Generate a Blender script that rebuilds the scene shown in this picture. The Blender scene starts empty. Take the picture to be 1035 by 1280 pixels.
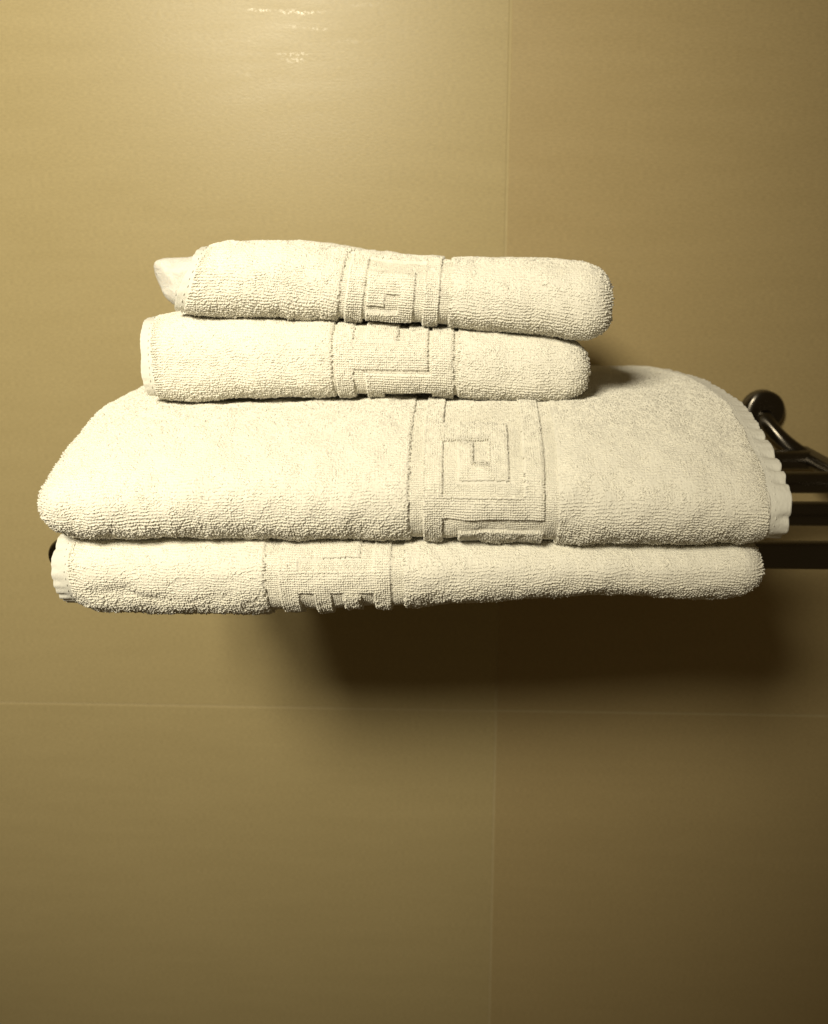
import bpy, bmesh, math
import numpy as np
from mathutils import Vector, Matrix

scene = bpy.context.scene
col = scene.collection
R = math.radians
rng = np.random.default_rng(7)

# ------------------------------------------------------------------ camera
cam_d = bpy.data.cameras.new('camera')
cam = bpy.data.objects.new('camera', cam_d)
col.objects.link(cam)
scene.camera = cam
cam_d.sensor_fit = 'VERTICAL'
cam_d.sensor_height = 24.0
cam_d.lens = 1100.0 / 1280.0 * 24.0
cam_d.clip_start = 0.01
cam_d.clip_end = 50
EYE = Vector((0.0, -0.8, 1.4))
PITCH, YAW, ROLL = R(16.0), R(-2.7), R(-0.4)
fwd = Vector((math.sin(YAW) * math.cos(PITCH), math.cos(YAW) * math.cos(PITCH), -math.sin(PITCH)))
rgt = Vector((math.cos(YAW), -math.sin(YAW), 0))
upv = rgt.cross(fwd)
r2 = rgt * math.cos(ROLL) + upv * math.sin(ROLL)
u2 = upv * math.cos(ROLL) - rgt * math.sin(ROLL)
cam.matrix_world = Matrix(((r2.x, u2.x, -fwd.x, EYE.x), (r2.y, u2.y, -fwd.y, EYE.y), (r2.z, u2.z, -fwd.z, EYE.z), (0, 0, 0, 1)))
cam_d.dof.use_dof = True
cam_d.dof.focus_distance = 0.46
cam_d.dof.aperture_fstop = 7.0

# ------------------------------------------------------------------ world, lamp, exposure
world = bpy.data.worlds.new('World')
scene.world = world
world.use_nodes = True
bg = world.node_tree.nodes['Background']
bg.inputs['Color'].default_value = (1.0, 0.70, 0.33, 1)
bg.inputs['Strength'].default_value = 0.068

lamp_d = bpy.data.lights.new('bathroom_spotlight', 'SPOT')
lamp_d.energy = 115
lamp_d.color = (1.0, 0.910, 0.70)
lamp_d.shadow_soft_size = 0.155
lamp_d.spot_size = R(75)
lamp_d.spot_blend = 1.0
lamp = bpy.data.objects.new('bathroom_spotlight', lamp_d)
col.objects.link(lamp)
lamp.location = (-0.39, -1.34, 1.99)
aim = Vector((-0.37, 0.0, 1.40)) - lamp.location
lamp.rotation_euler = aim.to_track_quat('-Z', 'Y').to_euler()

scene.view_settings.view_transform = 'Standard'
scene.view_settings.look = 'None'
scene.view_settings.exposure = 0.0
scene.view_settings.gamma = 1.0
scene.view_settings.use_curve_mapping = False


# ------------------------------------------------------------------ materials
def new_mat(name):
    m = bpy.data.materials.new(name)
    m.use_nodes = True
    nt = m.node_tree
    return m, nt, nt.nodes['Principled BSDF']


def node(nt, kind, **kw):
    n = nt.nodes.new(kind)
    for k, v in kw.items():
        if k in n.inputs:
            n.inputs[k].default_value = v
        else:
            setattr(n, k, v)
    return n


def ramp(nt, p0, c0, p1, c1):
    n = nt.nodes.new('ShaderNodeValToRGB')
    n.color_ramp.elements[0].position = p0
    n.color_ramp.elements[0].color = c0
    n.color_ramp.elements[1].position = p1
    n.color_ramp.elements[1].color = c1
    return n


def mat_tile():
    m, nt, b = new_mat('beige_glazed_tile')
    L = nt.links.new
    tc = node(nt, 'ShaderNodeNewGeometry')
    mp = node(nt, 'ShaderNodeMapping')
    mp.inputs['Scale'].default_value = (9, 9, 60)
    L(tc.outputs['Position'], mp.inputs['Vector'])
    n1 = node(nt, 'ShaderNodeTexNoise', Scale=1.0, Detail=5.0, Roughness=0.6)
    L(mp.outputs['Vector'], n1.inputs['Vector'])
    n2 = node(nt, 'ShaderNodeTexNoise', Scale=5.0, Detail=3.0, Roughness=0.5)
    L(tc.outputs['Position'], n2.inputs['Vector'])
    mp3 = node(nt, 'ShaderNodeMapping')
    mp3.inputs['Scale'].default_value = (260, 260, 900)
    L(tc.outputs['Position'], mp3.inputs['Vector'])
    n3 = node(nt, 'ShaderNodeTexNoise', Scale=1.0, Detail=2.0, Roughness=0.6)
    L(mp3.outputs['Vector'], n3.inputs['Vector'])
    add = node(nt, 'ShaderNodeMath', operation='MULTIPLY_ADD')
    L(n2.outputs['Fac'], add.inputs[0]); add.inputs[1].default_value = 0.5
    L(n1.outputs['Fac'], add.inputs[2])
    rp = ramp(nt, 0.30, (0.356, 0.286, 0.143, 1), 1.20, (0.388, 0.313, 0.159, 1))
    L(add.outputs[0], rp.inputs['Fac'])
    r3 = ramp(nt, 0.30, (0.90, 0.90, 0.90, 1), 0.70, (1.08, 1.08, 1.08, 1))
    L(n3.outputs['Fac'], r3.inputs['Fac'])
    mul = node(nt, 'ShaderNodeMix', data_type='RGBA', blend_type='MULTIPLY')
    mul.inputs[0].default_value = 1.0
    L(rp.outputs['Color'], mul.inputs[6]); L(r3.outputs['Color'], mul.inputs[7])
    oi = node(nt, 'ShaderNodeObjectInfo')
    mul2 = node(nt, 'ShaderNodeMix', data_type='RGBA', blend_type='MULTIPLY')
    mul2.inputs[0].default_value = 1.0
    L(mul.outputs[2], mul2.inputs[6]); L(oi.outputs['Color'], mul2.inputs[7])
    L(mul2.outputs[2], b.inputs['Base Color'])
    # fine linen relief of the glaze
    bump = node(nt, 'ShaderNodeBump', Strength=0.25, Distance=0.0004)
    mixb = node(nt, 'ShaderNodeMath', operation='MULTIPLY_ADD')
    L(n1.outputs['Fac'], mixb.inputs[0]); mixb.inputs[1].default_value = 0.2
    L(n3.outputs['Fac'], mixb.inputs[2])
    L(mixb.outputs[0], bump.inputs['Height'])
    L(bump.outputs['Normal'], b.inputs['Normal'])
    rr = ramp(nt, 0.35, (0.35, 0.35, 0.35, 1), 0.7, (0.41, 0.41, 0.41, 1))
    L(n1.outputs['Fac'], rr.inputs['Fac'])
    L(rr.outputs['Color'], b.inputs['Roughness'])
    b.inputs['Specular IOR Level'].default_value = 0.25
    # sparse polished grains lying in thin horizontal streaks
    mp4 = node(nt, 'ShaderNodeMapping')
    mp4.inputs['Scale'].default_value = (16, 16, 170)
    mp4.inputs['Location'].default_value = (0.55, 0.0, 0.0)
    L(tc.outputs['Position'], mp4.inputs['Vector'])
    n4 = node(nt, 'ShaderNodeTexNoise', Scale=1.0, Detail=2.0, Roughness=0.5)
    L(mp4.outputs['Vector'], n4.inputs['Vector'])
    r4 = ramp(nt, 0.60, (0, 0, 0, 1), 0.66, (1, 1, 1, 1))
    L(n4.outputs['Fac'], r4.inputs['Fac'])
    n5 = node(nt, 'ShaderNodeTexNoise', Scale=420.0, Detail=1.0)
    L(tc.outputs['Position'], n5.inputs['Vector'])
    r5 = ramp(nt, 0.50, (0, 0, 0, 1), 0.58, (1, 1, 1, 1))
    L(n5.outputs['Fac'], r5.inputs['Fac'])
    mm = node(nt, 'ShaderNodeMath', operation='MULTIPLY')
    L(r4.outputs['Color'], mm.inputs[0]); L(r5.outputs['Color'], mm.inputs[1])
    dim = node(nt, 'ShaderNodeMath', operation='MULTIPLY')
    L(mm.outputs[0], dim.inputs[0]); dim.inputs[1].default_value = 0.17
    L(dim.outputs[0], b.inputs['Coat Weight'])
    b.inputs['Coat Roughness'].default_value = 0.13
    return m


def mat_grout():
    m, nt, b = new_mat('pale_grout')
    n = node(nt, 'ShaderNodeTexNoise', Scale=300.0, Detail=3.0)
    rp = ramp(nt, 0.3, (0.375, 0.304, 0.160, 1), 0.7, (0.41, 0.334, 0.178, 1))
    nt.links.new(n.outputs['Fac'], rp.inputs['Fac'])
    nt.links.new(rp.outputs['Color'], b.inputs['Base Color'])
    b.inputs['Roughness'].default_value = 0.9
    return m


def mat_cotton(name, c0, c1, weave=0.0):
    m, nt, b = new_mat(name)
    L = nt.links.new
    g = node(nt, 'ShaderNodeNewGeometry')
    n = node(nt, 'ShaderNodeTexNoise', Scale=60.0, Detail=4.0, Roughness=0.65)
    L(g.outputs['Position'], n.inputs['Vector'])
    rp = ramp(nt, 0.3, c0, 0.7, c1)
    L(n.outputs['Fac'], rp.inputs['Fac'])
    L(rp.outputs['Color'], b.inputs['Base Color'])
    b.inputs['Roughness'].default_value = 0.95
    b.inputs['Specular IOR Level'].default_value = 0.12
    b.inputs['Sheen Weight'].default_value = 0.25
    b.inputs['Sheen Roughness'].default_value = 0.5
    tr = node(nt, 'ShaderNodeBsdfTranslucent')
    L(rp.outputs['Color'], tr.inputs['Color'])
    mx = node(nt, 'ShaderNodeMixShader')
    mx.inputs['Fac'].default_value = 0.15
    L(b.outputs[0], mx.inputs[1]); L(tr.outputs[0], mx.inputs[2])
    L(mx.outputs[0], nt.nodes['Material Output'].inputs['Surface'])
    if weave > 0:
        mp = node(nt, 'ShaderNodeMapping')
        mp.inputs['Scale'].default_value = (620, 330, 330)
        L(g.outputs['Position'], mp.inputs['Vector'])
        w = node(nt, 'ShaderNodeTexNoise', Scale=1.0, Detail=2.0)
        L(mp.outputs['Vector'], w.inputs['Vector'])
        bp = node(nt, 'ShaderNodeBump', Strength=weave, Distance=0.0012)
        L(w.outputs['Fac'], bp.inputs['Height'])
        L(bp.outputs['Normal'], b.inputs['Normal'])
    return m


def mat_metal():
    m, nt, b = new_mat('dark_chrome')
    n = node(nt, 'ShaderNodeTexNoise', Scale=90.0, Detail=3.0)
    rp = ramp(nt, 0.3, (0.24, 0.24, 0.24, 1), 0.7, (0.30, 0.30, 0.30, 1))
    nt.links.new(n.outputs['Fac'], rp.inputs['Fac'])
    nt.links.new(rp.outputs['Color'], b.inputs['Roughness'])
    b.inputs['Base Color'].default_value = (0.13, 0.118, 0.10, 1)
    # brushed across the bars: the highlight runs along them
    tg = node(nt, 'ShaderNodeTangent')
    tg.direction_type = 'RADIAL'
    tg.axis = 'X'
    nt.links.new(tg.outputs['Tangent'], b.inputs['Tangent'])
    b.inputs['Anisotropic'].default_value = 0.85
    b.inputs['Metallic'].default_value = 1.0
    return m


def mat_bag():
    m, nt, b = new_mat('frosted_white_film')
    n = node(nt, 'ShaderNodeTexNoise', Scale=70.0, Detail=2.0)
    rp = ramp(nt, 0.3, (0.64, 0.62, 0.57, 1), 0.7, (0.70, 0.68, 0.63, 1))
    nt.links.new(n.outputs['Fac'], rp.inputs['Fac'])
    nt.links.new(rp.outputs['Color'], b.inputs['Base Color'])
    b.inputs['Roughness'].default_value = 0.6
    w = node(nt, 'ShaderNodeTexNoise', Scale=110.0, Detail=3.0, Distortion=1.5)
    g = node(nt, 'ShaderNodeNewGeometry')
    nt.links.new(g.outputs['Position'], w.inputs['Vector'])
    bp = node(nt, 'ShaderNodeBump', Strength=0.5, Distance=0.004)
    nt.links.new(w.outputs['Fac'], bp.inputs['Height'])
    nt.links.new(bp.outputs['Normal'], b.inputs['Normal'])
    b.inputs['Subsurface Weight'].default_value = 0.4
    b.inputs['Subsurface Radius'].default_value = (0.006, 0.005, 0.004)
    b.inputs['Subsurface Scale'].default_value = 1.0
    return m


M_TILE, M_GROUT = mat_tile(), mat_grout()
M_PILE = mat_cotton('white_terry_loops', (0.885, 0.855, 0.755, 1), (0.925, 0.895, 0.795, 1))
M_CLOTH = mat_cotton('white_flat_weave', (0.875, 0.845, 0.745, 1), (0.915, 0.885, 0.785, 1), 0.6)
M_HEM = mat_cotton('white_hem_twill', (0.80, 0.785, 0.71, 1), (0.85, 0.835, 0.76, 1), 0.35)
M_METAL, M_BAG = mat_metal(), mat_bag()


# ------------------------------------------------------------------ helpers
def link(name, me, mat, parent=None):
    o = bpy.data.objects.new(name, me)
    col.objects.link(o)
    if mat:
        me.materials.append(mat)
    if parent:
        o.parent = parent
        o.matrix_parent_inverse = parent.matrix_world.inverted()
    return o


def mesh_np(name, V, F, smooth=True):
    """V (n,3); F (m,k) constant k."""
    me = bpy.data.meshes.new(name)
    V = np.ascontiguousarray(V, dtype=np.float32)
    F = np.ascontiguousarray(F, dtype=np.int32)
    m, k = F.shape
    me.vertices.add(len(V))
    me.vertices.foreach_set('co', V.ravel())
    me.loops.add(m * k)
    me.loops.foreach_set('vertex_index', F.ravel())
    me.polygons.add(m)
    me.polygons.foreach_set('loop_start', np.arange(0, m * k, k, dtype=np.int32))
    me.polygons.foreach_set('use_smooth', np.full(m, smooth))
    me.update(calc_edges=True)
    me.validate()
    return me


def empty(name, loc, label, cat, group=None):
    o = bpy.data.objects.new(name, None)
    col.objects.link(o)
    o.empty_display_size = 0.02
    o.location = loc
    o['label'] = label
    o['category'] = cat
    if group:
        o['group'] = group
    bpy.context.view_layer.update()
    return o


def wob(x, y, seed, n=6, lam=(0.02, 0.06)):
    """smooth sum-of-sines noise, about -1..1"""
    r = np.random.default_rng(seed)
    out = 0
    for _ in range(n):
        a = r.uniform(0, 2 * math.pi)
        k = 2 * math.pi / r.uniform(*lam)
        out = out + np.sin(k * (math.cos(a) * x + math.sin(a) * y) + r.uniform(0, 6.28))
    return out / n * 1.6


def sstep(a, b, x):
    t = np.clip((x - a) / (b - a), 0, 1)
    return t * t * (3 - 2 * t)


# ------------------------------------------------------------------ tiled wall
def build_wall():
    bm = bmesh.new()
    bmesh.ops.create_cube(bm, size=1.0)
    me = bpy.data.meshes.new('wall')
    bmesh.ops.scale(bm, vec=(2.44, 0.05, 3.64), verts=bm.verts)
    bmesh.ops.translate(bm, vec=(0.0435, 0.0250 + 0.0004, 0.9627), verts=bm.verts)
    bm.to_mesh(me); bm.free()
    wall = link('wall', me, M_GROUT)
    wall['kind'] = 'structure'
    bm = bmesh.new()
    g = 0.0022
    bmesh.ops.create_cube(bm, size=1.0)
    bmesh.ops.scale(bm, vec=(0.60 - g, 0.010, 1.20 - g), verts=bm.verts)
    bmesh.ops.bevel(bm, geom=[e for e in bm.edges], offset=0.0004, segments=2, affect='EDGES', profile=0.5)
    tm = bpy.data.meshes.new('tile')
    bm.to_mesh(tm); bm.free()
    tm.materials.append(M_TILE)
    r = np.random.default_rng(3)
    for i in range(4):
        for j in range(3):
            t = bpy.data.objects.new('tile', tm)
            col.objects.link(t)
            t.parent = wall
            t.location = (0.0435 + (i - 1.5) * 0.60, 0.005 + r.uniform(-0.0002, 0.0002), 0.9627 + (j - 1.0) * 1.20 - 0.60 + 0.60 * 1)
            # tone step at middle joint; browner right tiles also paint in the dimmer light there
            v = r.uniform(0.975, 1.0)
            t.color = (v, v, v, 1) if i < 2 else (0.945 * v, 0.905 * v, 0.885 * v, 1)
            t.rotation_euler = (r.uniform(-1, 1) * 0.0004, 0, r.uniform(-1, 1) * 0.0005)
    return wall


# tile rows are centred so that a joint falls at z = 0.9627
def place_wall():
    w = build_wall()
    for t in w.children:
        t.location.z += 0.60
    w.location = (0, 0, 0)


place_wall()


# ------------------------------------------------------------------ towel rack
def tube(path, radii, seg=20, cap=True):
    path = [Vector(p) for p in path]
    n = len(path)
    V, F = [], []
    prev = None
    for i, p in enumerate(path):
        t = (path[min(i + 1, n - 1)] - path[max(i - 1, 0)]).normalized()
        if prev is None:
            a = t.orthogonal().normalized()
        else:
            a = (prev - t * prev.dot(t)).normalized()
        prev = a
        b = t.cross(a)
        for k in range(seg):
            th = 2 * math.pi * k / seg
            V.append(p + (a * math.cos(th) + b * math.sin(th)) * radii[i])
    faces = []
    for i in range(n - 1):
        for k in range(seg):
            k2 = (k + 1) % seg
            faces.append((i * seg + k, i * seg + k2, (i + 1) * seg + k2, (i + 1) * seg + k))
    if cap:
        faces.append(tuple(range(seg - 1, -1, -1)))
        faces.append(tuple((n - 1) * seg + k for k in range(seg)))
    me = bpy.data.meshes.new('tube')
    me.from_pydata([tuple(v) for v in V], [], faces)
    for p in me.polygons:
        p.use_smooth = len(p.vertices) == 4
    return me


def capped(p0, p1, r, seg=24, e=0.002):
    """straight bar with softly rounded ends"""
    p0, p1 = Vector(p0), Vector(p1)
    d = (p1 - p0).normalized()
    path, rad = [], []
    for t in (0.0, 0.3, 0.6, 0.85, 1.0):
        path.append(p0 + d * (e * t)); rad.append(r - e * (1 - math.sqrt(1 - (1 - t) ** 2)))
    for t in (1.0, 0.85, 0.6, 0.3, 0.0):
        path.append(p1 - d * (e * t)); rad.append(r - e * (1 - math.sqrt(1 - (1 - t) ** 2)))
    return tube(path, rad, seg)


ROD_Z, ROD_R = 1.2310, 0.0085
XL_R, XR_R = -0.2325, 0.309
ROD_Y = (-0.298, -0.2095, -0.121, -0.0405)


def build_rack():
    root = empty('towel_rack', (0.035, 0, 1.231), 'dark metal towel rack of four bars mounted on the tiled wall under the towels', 'towel rack')
    for y in ROD_Y:
        link('bar', capped((XL_R, y, ROD_Z), (XR_R, y, ROD_Z), ROD_R), M_METAL, root)
    for sx, X in ((-1, XL_R), (1, XR_R)):
        link('side_rail', capped((X, -0.309, ROD_Z), (X, -0.020, ROD_Z + 0.001), 0.0075), M_METAL, root)
        link('end_cap', capped((X, -0.316, ROD_Z), (X, -0.297, ROD_Z), 0.0105, 28, 0.0075), M_METAL, root)
        fx = X - sx * 0.034
        zc = 1.268
        # round wall flange with a domed face
        prof = [(0.0, 0.0185), (-0.009, 0.0185), (-0.0115, 0.0175), (-0.0130, 0.0150), (-0.0137, 0.0105), (-0.0140, 0.004)]
        link('wall_flange', tube([(fx, y, zc) for y, _ in prof], [r for _, r in prof], 40), M_METAL, root)
        # arm bending from the flange down and outwards to the side rail
        P0, P1, P2 = Vector((fx, -0.010, zc - 0.004)), Vector((fx + sx * 0.002, -0.030, zc - 0.018)), Vector((X, -0.034, ROD_Z + 0.001))
        path, rad = [], []
        for k in range(13):
            t = k / 12
            path.append(P0 * (1 - t) ** 2 + P1 * 2 * t * (1 - t) + P2 * t * t)
            rad.append(0.0075 - 0.0020 * t)
        link('arm', tube(path, rad, 24), M_METAL, root)
    return root


build_rack()


# ------------------------------------------------------------------ towels
def interp(pts):
    xs = np.array([p[0] for p in pts]); ys = np.array([p[1] for p in pts])
    # smooth the polyline a little
    gx = np.linspace(xs[0] - 0.02, xs[-1] + 0.02, 400)
    gy = np.interp(gx, xs, ys)
    k = np.hanning(31); k /= k.sum()
    gy = np.convolve(np.pad(gy, 15, mode='edge'), k, mode='valid')
    return lambda x: np.interp(x, gx, gy)


class Towel:
    def __init__(s, **kw):
        s.__dict__.update(kw)
        s.W = s.x1 - s.x0

    def section(s, n_back=5, n_flat=18, n_front=46, n_top=80):
        """normalised closed path (kind, a or angle): returns list of (a01 selector)"""
        q = []
        for t in np.linspace(0, 1, n_back, endpoint=False):
            q.append(('b', -t))
        for t in np.linspace(0, 1, n_flat, endpoint=False) ** 0.6:
            q.append(('l', t))
        for t in np.linspace(-1, 1, n_front, endpoint=False):
            q.append(('f', t))
        for t in np.linspace(0, 1, n_top, endpoint=False) ** 1.25:
            q.append(('t', t))
        for t in np.linspace(1, 0, n_back + 1):
            q.append(('b', t))
        return q

    def point_grid(s, xs, q, inset_fold=True, shrink=0.0):
        """xs (n,) nominal X stations; returns (n,m,3)"""
        n, m = len(xs), len(q)
        P = np.zeros((n, m, 3))
        # fold end rounding
        rf = s.fold_r
        e = (s.x1 - xs) if s.fold == 'R' else (xs - s.x0)
        tt = np.clip(1 - e / rf, 0, 1)
        ins = rf * (1 - np.sqrt(np.clip(1 - tt ** 2.2, 0, 1))) if inset_fold else np.zeros(n)
        ne = 2.0 / s.sq
        for j, (kind, t) in enumerate(q):
            yf = s.yf(xs) + ins * 0.9 + shrink
            yb = s.yb - ins * 0.9 - shrink
            if kind in 'fb':
                r = (s.ru if t > 0 else s.rl) if kind == 'f' else s.rb
                r = np.maximum(r - ins - shrink, 0.0015)
                ang = t * math.pi / 2
                ca, sa = abs(math.cos(ang)) ** ne, math.copysign(abs(math.sin(ang)) ** ne, ang)
                a = r * (1 - ca)
                y = yf + a if kind == 'f' else yb - a
                b = np.full(n, sa)
            else:
                rb = np.maximum(s.rb - ins - shrink, 0.0015)
                rf_ = np.maximum((s.rl if kind == 'l' else s.ru) - ins - shrink, 0.0015)
                y0, y1 = yf + rf_, yb - rb
                if kind == 'l':
                    y = y1 + (y0 - y1) * t; b = np.full(n, -1.0)
                else:
                    y = y0 + (y1 - y0) * t; b = np.full(n, 1.0)
            zt, zb = s.zt(xs, y) - ins - shrink, s.zb(xs, y) + ins + shrink
            mf = s.mf if kind != 'b' else 0.5
            zm = zb + mf * (zt - zb)
            z = np.where(b > 0, zm + b * np.maximum(zt - zm, 0.0003), zm + b * np.maximum(zm - zb, 0.0003))
            # sideways skew of the ends
            u = (xs - s.x0) / s.W
            X = xs + (1 - u) ** 2 * s.skl(y, b) + u ** 2 * s.skr(y, b)
            P[:, j, 0], P[:, j, 1], P[:, j, 2] = X, y, z
        return P


def normals(P):
    du = np.gradient(P, axis=0)
    dv = np.gradient(P, axis=1)
    N = np.cross(dv, du)
    N /= np.linalg.norm(N, axis=2, keepdims=True) + 1e-12
    return N


def grid_faces(n, m):
    i, j = np.meshgrid(np.arange(n - 1), np.arange(m - 1), indexing='ij')
    a = (i * m + j).ravel(); b = (i * m + j + 1).ravel(); c = ((i + 1) * m + j + 1).ravel(); d = ((i + 1) * m + j).ravel()
    return np.stack([a, b, c, d], 1)


# prototype of one terry loop: a bent three-sided yarn, unit height, in the plane (tangent, normal)
def loop_proto():
    c = np.array([[-0.42, -0.15], [-0.50, 0.62], [0.16, 1.0], [0.46, 0.10]])
    V = []
    for k in range(4):
        t = c[min(k + 1, 3)] - c[max(k - 1, 0)]
        t = t / np.linalg.norm(t)
        nn = np.array([-t[1], t[0]])
        for a in (90, 210, 330):
            V.append((k, c[k][0], c[k][1], nn[0] * math.cos(R(a)), nn[1] * math.cos(R(a)), math.sin(R(a))))
    V = np.array(V)
    F = []
    for k in range(3):
        for q in range(3):
            q2 = (q + 1) % 3
            F.append((k * 3 + q, k * 3 + q2, (k + 1) * 3 + q2, (k + 1) * 3 + q))
    return V, np.array(F)


LOOP_V, LOOP_F = loop_proto()


def loops_mesh(name, P, N, T, height, width, rad, lean, r):
    """P,N,T (k,3) arrays; one yarn loop per point"""
    k = len(P)
    th = r.normal(0, 0.55, k)
    B = np.cross(N, T)
    T1 = T * np.cos(th)[:, None] + B * np.sin(th)[:, None]
    N1 = N + T * r.normal(0, lean, k)[:, None] + B * r.normal(0, lean, k)[:, None]
    N1 /= np.linalg.norm(N1, axis=1, keepdims=True)
    T1 = T1 - N1 * np.sum(T1 * N1, 1, keepdims=True)
    T1 /= np.linalg.norm(T1, axis=1, keepdims=True)
    B1 = np.cross(N1, T1)
    Lx, Ly, ox, oy, oz = [LOOP_V[:, c][None, :, None] for c in range(1, 6)]
    flip = np.where(r.random(k) < 0.5, -1.0, 1.0)[:, None, None]
    w = width[:, None, None]; h = height[:, None, None]; rr = rad[:, None, None]
    V = (P[:, None, :] + T1[:, None, :] * (Lx * w + ox * rr) * flip + N1[:, None, :] * (Ly * h + oy * rr) + B1[:, None, :] * oz * rr)
    nv = LOOP_V.shape[0]
    F = (LOOP_F[None] + (np.arange(k) * nv)[:, None, None])
    return mesh_np(name, V.reshape(-1, 3), F.reshape(-1, 4))


def zone(t, X, S):
    """0 pile, 1 raised key pile, 2 flat weave. X world, S arc length from the front line (up positive)"""
    c = np.array(t.cols)               # band limits: margin, 7 columns, margin -> 10 values
    z = np.zeros(X.shape, int)
    inb = (X > c[0]) & (X < c[-1])
    ci = np.searchsorted(c, X) - 2     # -1 left margin, 0..6 columns, 7 right margin
    rows = t.rows                      # list of (s_low, string), descending s
    lows = np.array([q[0] for q in rows])
    ri = np.zeros(X.shape, int)
    for k in range(len(rows)):
        ri = np.where(S < (lows[k - 1] if k else 9), k, ri)
    strs = np.array([[ch == '#' for ch in q[1]] for q in rows])
    raised = strs[ri, np.clip(ci, 0, strs.shape[1] - 1)] & (ci >= 0) & (ci < strs.shape[1])
    z[inb] = 2
    z[inb & raised] = 1
    return z


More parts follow.
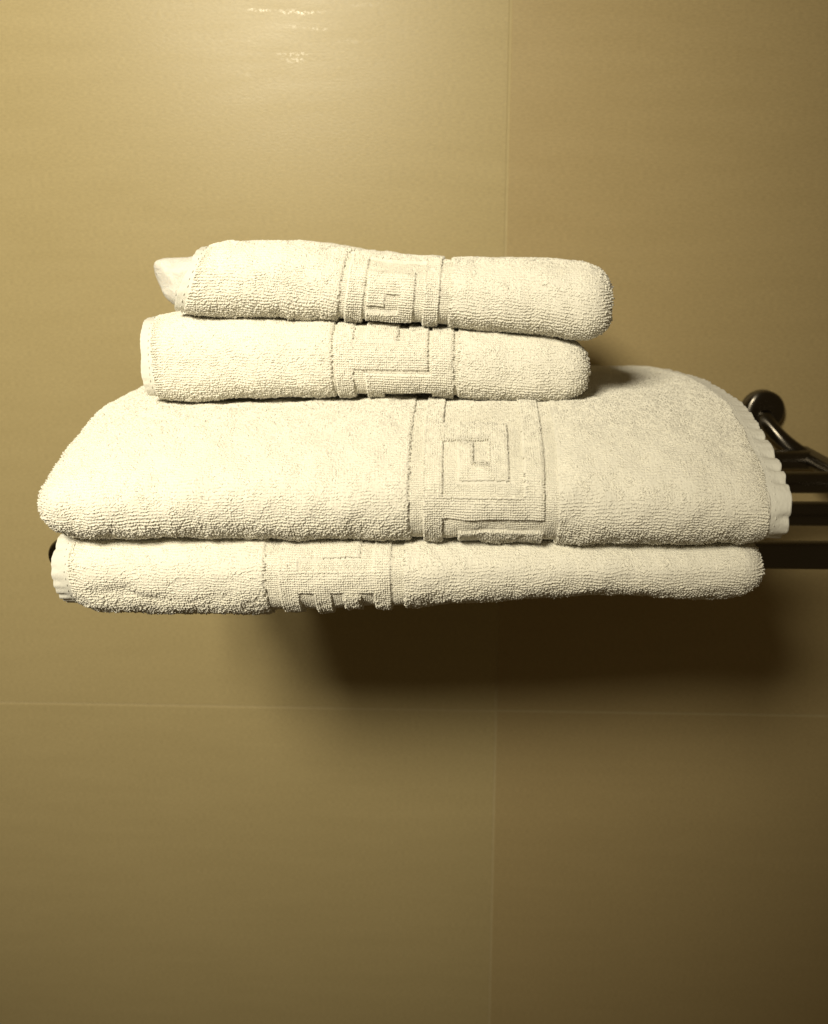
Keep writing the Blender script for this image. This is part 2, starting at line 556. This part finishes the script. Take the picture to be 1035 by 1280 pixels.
def build_towel(t, name, label, cat, group, hem_label=None):
    r = np.random.default_rng(t.seed)
    xm = 0.5 * (t.x0 + t.x1)
    root = empty(name, (xm, 0.5 * (float(t.yf(xm)) + t.yb), float(t.zb(xm, -0.2))), label, cat, group)
    q = t.section()
    dx = 0.0010
    xs = np.linspace(t.x0, t.x1, int(t.W / dx))
    # finer stations at the folded end
    rf = t.fold_r
    ends = rf * (1 - np.cos(np.linspace(0, math.pi / 2, 24)))
    if t.fold == 'R':
        xs = np.concatenate([xs[xs < t.x1 - rf], np.sort(t.x1 - ends)])
    else:
        xs = np.concatenate([np.sort(t.x0 + ends), xs[xs > t.x0 + rf]])
    P = t.point_grid(xs, q)
    N = normals(P)
    # orient outwards
    jf = [j for j, k in enumerate(q) if k[0] == 'f'][len([1 for k in q if k[0] == 'f']) // 2]
    if N[len(xs) // 2, jf, 1] > 0:
        N = -N
    # arc length from the front line
    mid = P[len(xs) // 2]
    seg = np.linalg.norm(np.diff(P[:, :, 1:], axis=1), axis=2)
    S = np.concatenate([np.zeros((len(xs), 1)), np.cumsum(seg, axis=1)], 1)
    S = S - S[:, jf][:, None]
    Xg = np.repeat(xs[:, None], P.shape[1], 1)
    # soft unevenness of the folded cloth
    und = wob(Xg, S, t.seed + 1, 7, (0.018, 0.07)) * t.wob + wob(Xg, S, t.seed + 2, 5, (0.008, 0.016)) * 0.00025
    if t.crease:
        cs, c0, c1 = t.crease
        und = und - 0.0015 * (0.6 + 0.5 * np.sin(Xg * 70 + 1)) * np.exp(-((S - cs - 0.0020 * np.sin(Xg * 60) - 0.0008 * np.sin(Xg * 210)) / 0.0032) ** 2) * (1 - sstep(c0, c1, Xg))
    near = np.clip(np.minimum(xs - t.x0, t.x1 - xs) / 0.01, 0.25, 1)[:, None]
    Q = P + N * (und * near)[:, :, None]
    z = zone(t, Xg, S)
    eh = (Xg - t.x0) if t.fold == 'R' else (t.x1 - Xg)
    lift = np.where(z == 0, 0.0017 - 0.0011 * (1 - sstep(0.0, 0.008, eh)), np.where(z == 1, 0.0017, 0.0002))
    Bs = Q + N * lift[:, :, None]
    V = Bs.reshape(-1, 3)
    F = grid_faces(len(xs), len(q))
    me = mesh_np('terry_cloth', V, F)
    # close both ends
    bm = bmesh.new(); bm.from_mesh(me)
    bm.verts.ensure_lookup_table()
    m = len(q)
    for i in (0, len(xs) - 1):
        vs = [bm.verts[i * m + j] for j in range(m)]
        try:
            bm.faces.new(vs)
        except ValueError:
            pass
    bmesh.ops.recalc_face_normals(bm, faces=bm.faces)
    bm.to_mesh(me); bm.free()
    link('terry_cloth', me, M_CLOTH, root)

    # ---- terry pile
    T = np.gradient(Q, axis=0)
    T /= np.linalg.norm(T, axis=2, keepdims=True) + 1e-12

    def sample(px, ps):
        """scatter a lattice in (x, s) over the part of the surface that is open to view"""
        s0, s1 = t.pile_s
        gx = np.arange(t.x0 + 0.0004, t.x1, px)
        gs = np.arange(s0, s1, ps)
        gx, gs = np.meshgrid(gx, gs, indexing='ij')
        return gx.ravel(), gs.ravel()

    def at(gx, gs):
        fi = np.interp(gx, xs, np.arange(len(xs)))
        i0 = np.clip(np.floor(fi).astype(int), 0, len(xs) - 2); fu = (fi - i0)[:, None]
        # s -> column, using the row's own arc length
        order = np.argsort(i0, kind='stable')
        fj = np.zeros(len(gx))
        bounds = np.searchsorted(i0[order], np.arange(len(xs)))
        bounds = np.append(bounds, len(gx))
        for i in range(len(xs) - 1):
            ix = order[bounds[i]:bounds[i + 1]]
            if len(ix):
                fj[ix] = np.interp(gs[ix], S[i], np.arange(S.shape[1]), left=-1, right=-1)
        ok = fj > 0
        j0 = np.clip(np.floor(fj).astype(int), 0, S.shape[1] - 2); fv = (fj - j0)[:, None]

        def bl(A):
            return (A[i0, j0] * (1 - fu) * (1 - fv) + A[i0 + 1, j0] * fu * (1 - fv) + A[i0, j0 + 1] * (1 - fu) * fv + A[i0 + 1, j0 + 1] * fu * fv)
        return bl(Q), bl(N), bl(T), ok

    def emit(part, code, px, ps, h, hv, w, rad, jit, lean, wp, base, mat):
        gx, gs = sample(px, ps)
        gs0 = gs
        gs = gs + r.normal(0, jit, len(gs)) + wp * wob(gx, gs, t.seed + 14, 6, (0.012, 0.05))
        gx = gx + r.normal(0, jit * 1.3, len(gx)) + wp * wob(gx, gs0, t.seed + 15, 6, (0.012, 0.05))
        gx = np.clip(gx, t.x0 + 0.0002, t.x1 - 0.0001)
        zz = zone(t, gx, gs)
        keep = (zz == code) & (r.random(len(gx)) > 0.004)
        gx, gs = gx[keep], gs[keep]
        p, n, tt, ok = at(gx, gs)
        p, n, tt, gx, gs = p[ok], n[ok], tt[ok], gx[ok], gs[ok]
        if t.cover:
            cx0, cx1, cy0, cy1 = t.cover
            k = ~((p[:, 0] > cx0) & (p[:, 0] < cx1) & (p[:, 1] > cy0) & (p[:, 1] < cy1) & (n[:, 2] > 0.5))
            p, n, tt, gx, gs = p[k], n[k], tt[k], gx[k], gs[k]
        n /= np.linalg.norm(n, axis=1, keepdims=True) + 1e-12
        h = h * (1 + 0.55 * sstep(-0.1, -0.75, n[:, 2]) + 0.7 * sstep(0.3, 0.9, np.abs(n[:, 0])))
        eh = (gx - t.x0) if t.fold == 'R' else (t.x1 - gx)
        h = h * (0.45 + 0.55 * sstep(0.0, 0.008, eh))
        clump = 1 + 0.22 * wob(gx, gs, t.seed + 9, 8, (0.004, 0.012))
        hh = h * np.clip(clump * (1 + hv * r.normal(0, 1, len(gx))), 0.5, 1.6)
        me = loops_mesh(part, p + n * base, n, tt, hh, np.full(len(gx), w) * r.uniform(0.8, 1.25, len(gx)), np.full(len(gx), rad), lean, r)
        o = link(part, me, mat, root)
        o['kind'] = 'stuff'
        return len(gx)

    c1 = emit('pile', 0, 0.00122, 0.00142, 0.00110, 0.11, 0.00140, 0.00050, 0.00015, 0.10, 0.0010, 0.0008, M_PILE)
    c2 = emit('greek_key_border', 1, 0.00118, 0.00122, 0.00135, 0.06, 0.00125, 0.00044, 0.00004, 0.05, 0.0, 0.0008, M_PILE)
    c3 = emit('border_ground', 2, 0.00112, 0.00112, 0.00042, 0.08, 0.00115, 0.00032, 0.00005, 0.05, 0.0, 0.0001, M_PILE)

    # ---- hem: the spiral of folded layers ending in a bound, puckered edge
    if t.fold == 'R':
        xa, xb, sgn = t.x0 + 0.006, t.x0 - t.hem_w, -1
    else:
        xa, xb, sgn = t.x1 - 0.006, t.x1 + t.hem_w, 1
    lay = t.layer
    path = []
    h_mid = 0.5 * float(t.zt(xm, -0.25) - t.zb(xm, -0.25))
    turns = max(1, int(h_mid / lay + 0.3))
    qs = t.section(6, 40, 50, 50)
    fwd_ids = [k for k in qs if k[0] in 'lft']
    xe = t.x0 if t.fold == 'R' else t.x1
    for k in range(turns):
        ring = t.point_grid(np.array([xe]), fwd_ids, False, shrink=lay * k + 0.0016)[0]
        path.append(ring[::-1] if k % 2 == 0 else ring)
    # join the turns by small half circles at the back
    pts = []
    for k, ring in enumerate(path):
        pts.extend(ring)
        if k + 1 < len(path):
            a, b = ring[-1], path[k + 1][0]
            for u in np.linspace(0, 1, 7)[1:-1]:
                p = a * (1 - u) + b * u
                p = p + np.array([0, math.sin(u * math.pi) * lay * 0.5, 0])
                pts.append(p)
    pts = np.array(pts)
    # resample evenly, 0.8 mm
    d = np.concatenate([[0], np.cumsum(np.linalg.norm(np.diff(pts[:, 1:], axis=0), axis=1))])
    sN = np.arange(0, d[-1], 0.0012)
    pts = np.stack([np.interp(sN, d, pts[:, c]) for c in range(3)], 1)
    tg = np.gradient(pts[:, 1:], axis=0); tg /= np.linalg.norm(tg, axis=1, keepdims=True) + 1e-12
    nr = np.stack([np.zeros(len(pts)), -tg[:, 1], tg[:, 0]], 1)
    # outward = away from the middle of the section for the first ring
    if nr[0, 2] < 0:
        nr = -nr
    # uneven pucker phase
    warp = sN + 0.0055 * wob(sN, sN * 0, t.seed + 4, 5, (0.03, 0.07))
    lam = t.pucker
    puck = np.abs(np.sin(math.pi * warp / lam)) ** 0.6 * (0.85 + 0.25 * wob(sN, sN * 0, t.seed + 6, 4, (0.02, 0.05)))
    puck2 = np.abs(np.sin(math.pi * warp / (lam * 0.31) + 1.0))
    puck = 0.55 + (puck - 0.55) * (0.30 + 0.70 * (1 - sstep(-0.36, -0.30, pts[:, 1])))
    st = np.array([0, 0.15, 0.3, 0.42, 0.54, 0.66, 0.78, 0.88, 0.95, 1.0])
    amp = sstep(0.45, 0.9, st)
    half = 0.0019
    rowsV = []
    prof = [(s_, +1) for s_ in st] + [(1.02, 0.45), (1.02, -0.45)] + [(s_, -1) for s_ in st[::-1]]
    edge = wob(sN, sN * 0, t.seed + 5, 6, (0.006, 0.03)) * 0.0008
    for (s_, side) in prof:
        am = float(np.interp(min(s_, 1), st, amp))
        p = pts.copy()
        xx = xa + (xb - xa) * s_
        off = side * half * (0.7 + 0.3 * (1 - am)) + am * (t.puck_amp * (puck - 0.55) + 0.0005 * (puck2 - 0.5))
        p = p + nr * (off if np.ndim(off) else np.full(len(pts), off))[:, None]
        dxe = pts[:, 0] - xe
        p[:, 0] = xx + dxe + sgn * am * (edge * 0.8 + t.puck_amp * 0.22 * (puck - 0.5))
        rowsV.append(p)
    G = np.stack(rowsV, 0)
    me = mesh_np('hem', G.reshape(-1, 3), grid_faces(G.shape[0], G.shape[1]))
    bm = bmesh.new(); bm.from_mesh(me)
    bmesh.ops.recalc_face_normals(bm, faces=bm.faces)
    bm.to_mesh(me); bm.free()
    for p in me.polygons:
        p.use_smooth = True
    ho = link('hem', me, M_HEM, root)
    if hem_label:
        ho['label'] = hem_label
    # ---- stitching: short thread runs where the pile gives way to the hem
    n1 = int(np.searchsorted(sN, np.linalg.norm(np.diff(path[0][:, 1:], axis=0), axis=1).sum()))
    xst = xa + (xb - xa) * t.stitch
    SV, SF = [], []
    k0 = 2
    while k0 < n1 - 3:
        a_, b_ = pts[k0], pts[k0 + 2]
        nn = (nr[k0] + nr[k0 + 2]); nn = nn / np.linalg.norm(nn)
        ex = np.array([1.0, 0, 0])
        jx = r.normal(0, 0.00025)
        o0 = len(SV)
        for p_, hgt in ((a_, 0.0012), (0.5 * (a_ + b_), 0.0023), (b_, 0.0012)):
            c_ = p_ + nn * hgt + ex * (xst + (p_[0] - xe) - p_[0] + jx)
            for an in (0, 90, 180, 270):
                SV.append(c_ + (ex * math.cos(R(an)) + nn * math.sin(R(an))) * 0.00032)
        for q_ in range(2):
            for w_ in range(4):
                SF.append((o0 + q_ * 4 + w_, o0 + q_ * 4 + (w_ + 1) % 4, o0 + (q_ + 1) * 4 + (w_ + 1) % 4, o0 + (q_ + 1) * 4 + w_))
        k0 += 3
    so = link('stitching', mesh_np('stitching', np.array(SV), np.array(SF)), M_HEM, root)
    so['kind'] = 'stuff'
    print('towel', name, 'loops', c1, c2, c3, 'band s->', [round(float(v) * 1000, 1) for v in (S[0].min(), S[0].max())])
    t.dbg = (xs, Q, S)
    return root


# --- heights of the stack --------------------------------------------------
zero = lambda y, b: 0.0 * y

low_front_b = interp([(-0.215, 1.2230), (-0.195, 1.2160), (-0.15, 1.2160), (-0.09, 1.2185), (-0.027, 1.2215), (0.0136, 1.2240), (0.074, 1.2285), (0.114, 1.2270), (0.140, 1.2265), (0.16, 1.230)])
low_front_t = interp([(-0.21, 1.2595), (-0.10, 1.2590), (0.05, 1.2565), (0.12, 1.2565), (0.16, 1.2590)])


def droop(y):
    return 1 - sstep(-0.362, -0.296, y)


def lb_zb(x, y):
    return low_front_b(x) * droop(y) + 1.2412 * (1 - droop(y))


def lb_zt(x, y):
    return low_front_t(x) * droop(y) + 1.2815 * (1 - droop(y))


def ub_zb(x, y):
    return lb_zt(x, y) + 0.0042


ub_front_t = interp([(-0.21, 1.2965), (-0.12, 1.2990), (0.0, 1.3000), (0.10, 1.2990), (0.165, 1.2960)])


def ub_zt(x, y):
    k = sstep(-0.37, -0.27, y)
    return (1.3165 + 0.0045 * k - 0.006 * sstep(-0.20, -0.05, y) + 0.002 * np.cos(x * 20) - 0.010 * sstep(0.13, 0.2, np.abs(x + 0.02)) * (1 - k))


lh_b = interp([(-0.18, 1.3245), (-0.150, 1.3235), (-0.12, 1.3268), (-0.06, 1.3275), (-0.01, 1.3275), (0.03, 1.3235), (0.06, 1.3232), (0.076, 1.325)])
lh_t = interp([(-0.18, 1.3690), (-0.12, 1.3680), (-0.065, 1.3650), (0.0, 1.3610), (0.05, 1.3570), (0.076, 1.3530)])


def lh_zb(x, y):
    k = sstep(-0.31, -0.26, y)
    return lh_b(x) * (1 - k) + 1.3250 * k


def lh_zt(x, y):
    return lh_t(x) + 0 * y


def th_zb(x, y):
    return lh_t(x) + 0.0042 + 0 * y


th_t = interp([(-0.16, 1.4075), (-0.143, 1.4085), (-0.098, 1.4090), (-0.06, 1.4030), (-0.004, 1.3985), (0.05, 1.3980), (0.088, 1.3950)])


def th_zt(x, y):
    return th_t(x) + 0 * y


T_LB = Towel(seed=11, x0=-0.2010, x1=0.1580, fold='R', fold_r=0.014, yf=lambda x: -0.3755 + 0.004 * np.sin(x * 17) + 0 * x, yb=-0.055,
             zb=lb_zb, zt=lb_zt, ru=0.020, rl=0.026, rb=0.016, mf=0.62, sq=2.0, skl=zero, skr=zero, wob=0.0009, layer=0.0075, hem_w=0.0095, stitch=0.55, pucker=0.0068, puck_amp=0.0017, cover=None, crease=(-0.0115, -0.135, -0.105),
             cols=[-0.0969, -0.0895, -0.0796, -0.0718, -0.0627, -0.0566, -0.0484, -0.0406, -0.0325, -0.0251],
             rows=[(0.0095, '#####.#'), (0.0030, '#.....#'), (-0.0075, '#######'), (-0.03, '#.#.#.#'), (-9, '#.....#')], pile_s=(-0.035, 0.085))
T_UB = Towel(seed=23, x0=-0.2110, x1=0.1540, fold='L', fold_r=0.016, yf=lambda x: -0.381 + 0.003 * np.sin(x * 14 + 1), yb=-0.050,
             zb=ub_zb, zt=ub_zt, ru=0.082, rl=0.020, rb=0.02, mf=0.36, sq=2.05, skl=lambda y, b: -0.006 * sstep(-0.36, -0.1, y), skr=lambda y, b: 0.010 * sstep(-0.36, -0.15, y), wob=0.0010, layer=0.0085, hem_w=0.0100, stitch=0.52, pucker=0.0125, puck_amp=0.0032, cover=(-0.160, 0.066, -0.290, -0.140), crease=None,
             cols=[-0.0228, -0.0148, -0.0060, 0.0022, 0.0093, 0.0181, 0.0270, 0.0349, 0.0444, 0.0525],
             rows=[(0.0555, '#.....#'), (0.0395, '#####.#'), (0.0380, '#...#.#'), (0.0230, '#.#.#.#'), (0.0120, '#.###.#'), (0.0050, '#.....#'), (-0.0065, '#######'), (-0.0130, '#......'), (-0.030, '#.#####'), (-9, '#.#...#')], pile_s=(-0.036, 0.315))
T_LH = Towel(seed=37, x0=-0.1705, x1=0.0745, fold='R', fold_r=0.014, yf=lambda x: -0.3080 + 0.003 * np.sin(x * 21), yb=-0.135,
             zb=lh_zb, zt=lh_zt, ru=0.020, rl=0.014, rb=0.018, mf=0.4, sq=2.3, skl=zero, skr=zero, wob=0.0007, layer=0.0080, hem_w=0.0065, stitch=0.66, pucker=0.0058, puck_amp=0.0012, cover=None, crease=None,
             cols=[-0.0682, -0.0655, -0.0568, -0.0495, -0.0403, -0.0320, -0.0259, -0.0151, -0.0125, -0.0013, 0.0023],
             rows=[(0.015, '#.##.#.#'), (0.0105, '#....#.#'), (0.000, '######.#'), (-0.0028, '#......#'), (-0.0125, '#.######'), (-9, '#.#....#')], pile_s=(-0.040, 0.07))
T_TH = Towel(seed=53, x0=-0.1515, x1=0.0850, fold='R', fold_r=0.016, yf=lambda x: -0.3090 + 0.003 * np.sin(x * 18 + 2), yb=-0.130,
             zb=th_zb, zt=th_zt, ru=0.024, rl=0.015, rb=0.018, mf=0.4, sq=2.2, skl=lambda y, b: 0.016 * (np.asarray(b) + 1) / 2, skr=zero, wob=0.0009, layer=0.0080, hem_w=0.0060, stitch=0.68, pucker=0.0050, puck_amp=0.0009, cover=None, crease=None,
             cols=[-0.0665, -0.0620, -0.0528, -0.0502, -0.0403, -0.0326, -0.0241, -0.0180, -0.0100, -0.0035],
             rows=[(0.045, '#.....#'), (0.0225, '#######'), (0.0125, '#.....#'), (0.001, '#.###.#'), (-0.005, '#.#.#.#'), (-0.0085, '#...#.#'), (-0.0135, '#.###.#'), (-9, '#.....#')], pile_s=(-0.045, 0.19))

build_towel(T_LB, 'bath_towel', 'folded white bath towel lying on the metal rack, at the bottom of the stack', 'towel', 'bath towels stacked on the rack')
build_towel(T_UB, 'bath_towel', 'wide white bath towel with frilled hem at right, under the two small towels', 'towel', 'bath towels stacked on the rack')
build_towel(T_LH, 'hand_towel', 'small folded white hand towel lying directly on the wide bath towel', 'towel', 'hand towels on top of the stack')
build_towel(T_TH, 'hand_towel', 'topmost small white hand towel of the stack, puffy at its left end', 'towel', 'hand towels on top of the stack')


# ------------------------------------------------------------------ soft white pouch tucked beside the topmost towel
def build_pouch():
    n, m = 40, 36
    V = np.zeros((n, m, 3))
    for i in range(n):
        th = math.pi * i / (n - 1) - math.pi / 2
        for j in range(m):
            ph = 2 * math.pi * j / m
            e1, e2 = 0.52, 0.6
            sg = lambda v, e: math.copysign(abs(v) ** e, v)
            x = sg(math.cos(th), e1) * sg(math.cos(ph), e2)
            y = sg(math.cos(th), e1) * sg(math.sin(ph), e2)
            z = sg(math.sin(th), e1)
            V[i, j] = (x, y, z)
    X = V[..., 0]; Y = V[..., 1]; Z = V[..., 2]
    k = (Z + 1) / 2
    left = 0.009 + 0.016 * k ** 0.5
    x = -0.1650 + np.where(X < 0, left, 0.014) * X
    y = -0.236 + 0.014 * Y + 0.0012 * np.sin(X * 5 + Z * 3)
    z = 1.3870 + 0.0155 * Z + 0.0012 * wob(x, y, 5, 6, (0.01, 0.03))
    y = y + 0.0012 * wob(x, z, 6, 6, (0.01, 0.03))
    G = np.stack([x, y, z], -1)
    G = np.concatenate([G, G[:, :1]], 1)
    me = mesh_np('pouch', G.reshape(-1, 3), grid_faces(n, m + 1))
    bm = bmesh.new(); bm.from_mesh(me)
    bmesh.ops.remove_doubles(bm, verts=bm.verts, dist=1e-5)
    bmesh.ops.recalc_face_normals(bm, faces=bm.faces)
    bm.to_mesh(me); bm.free()
    for p in me.polygons:
        p.use_smooth = True
    o = link('pouch', me, M_BAG)
    o['label'] = 'small smooth white soft pouch poking out beside the left end of the topmost towel'
    o['category'] = 'pouch'


build_pouch()
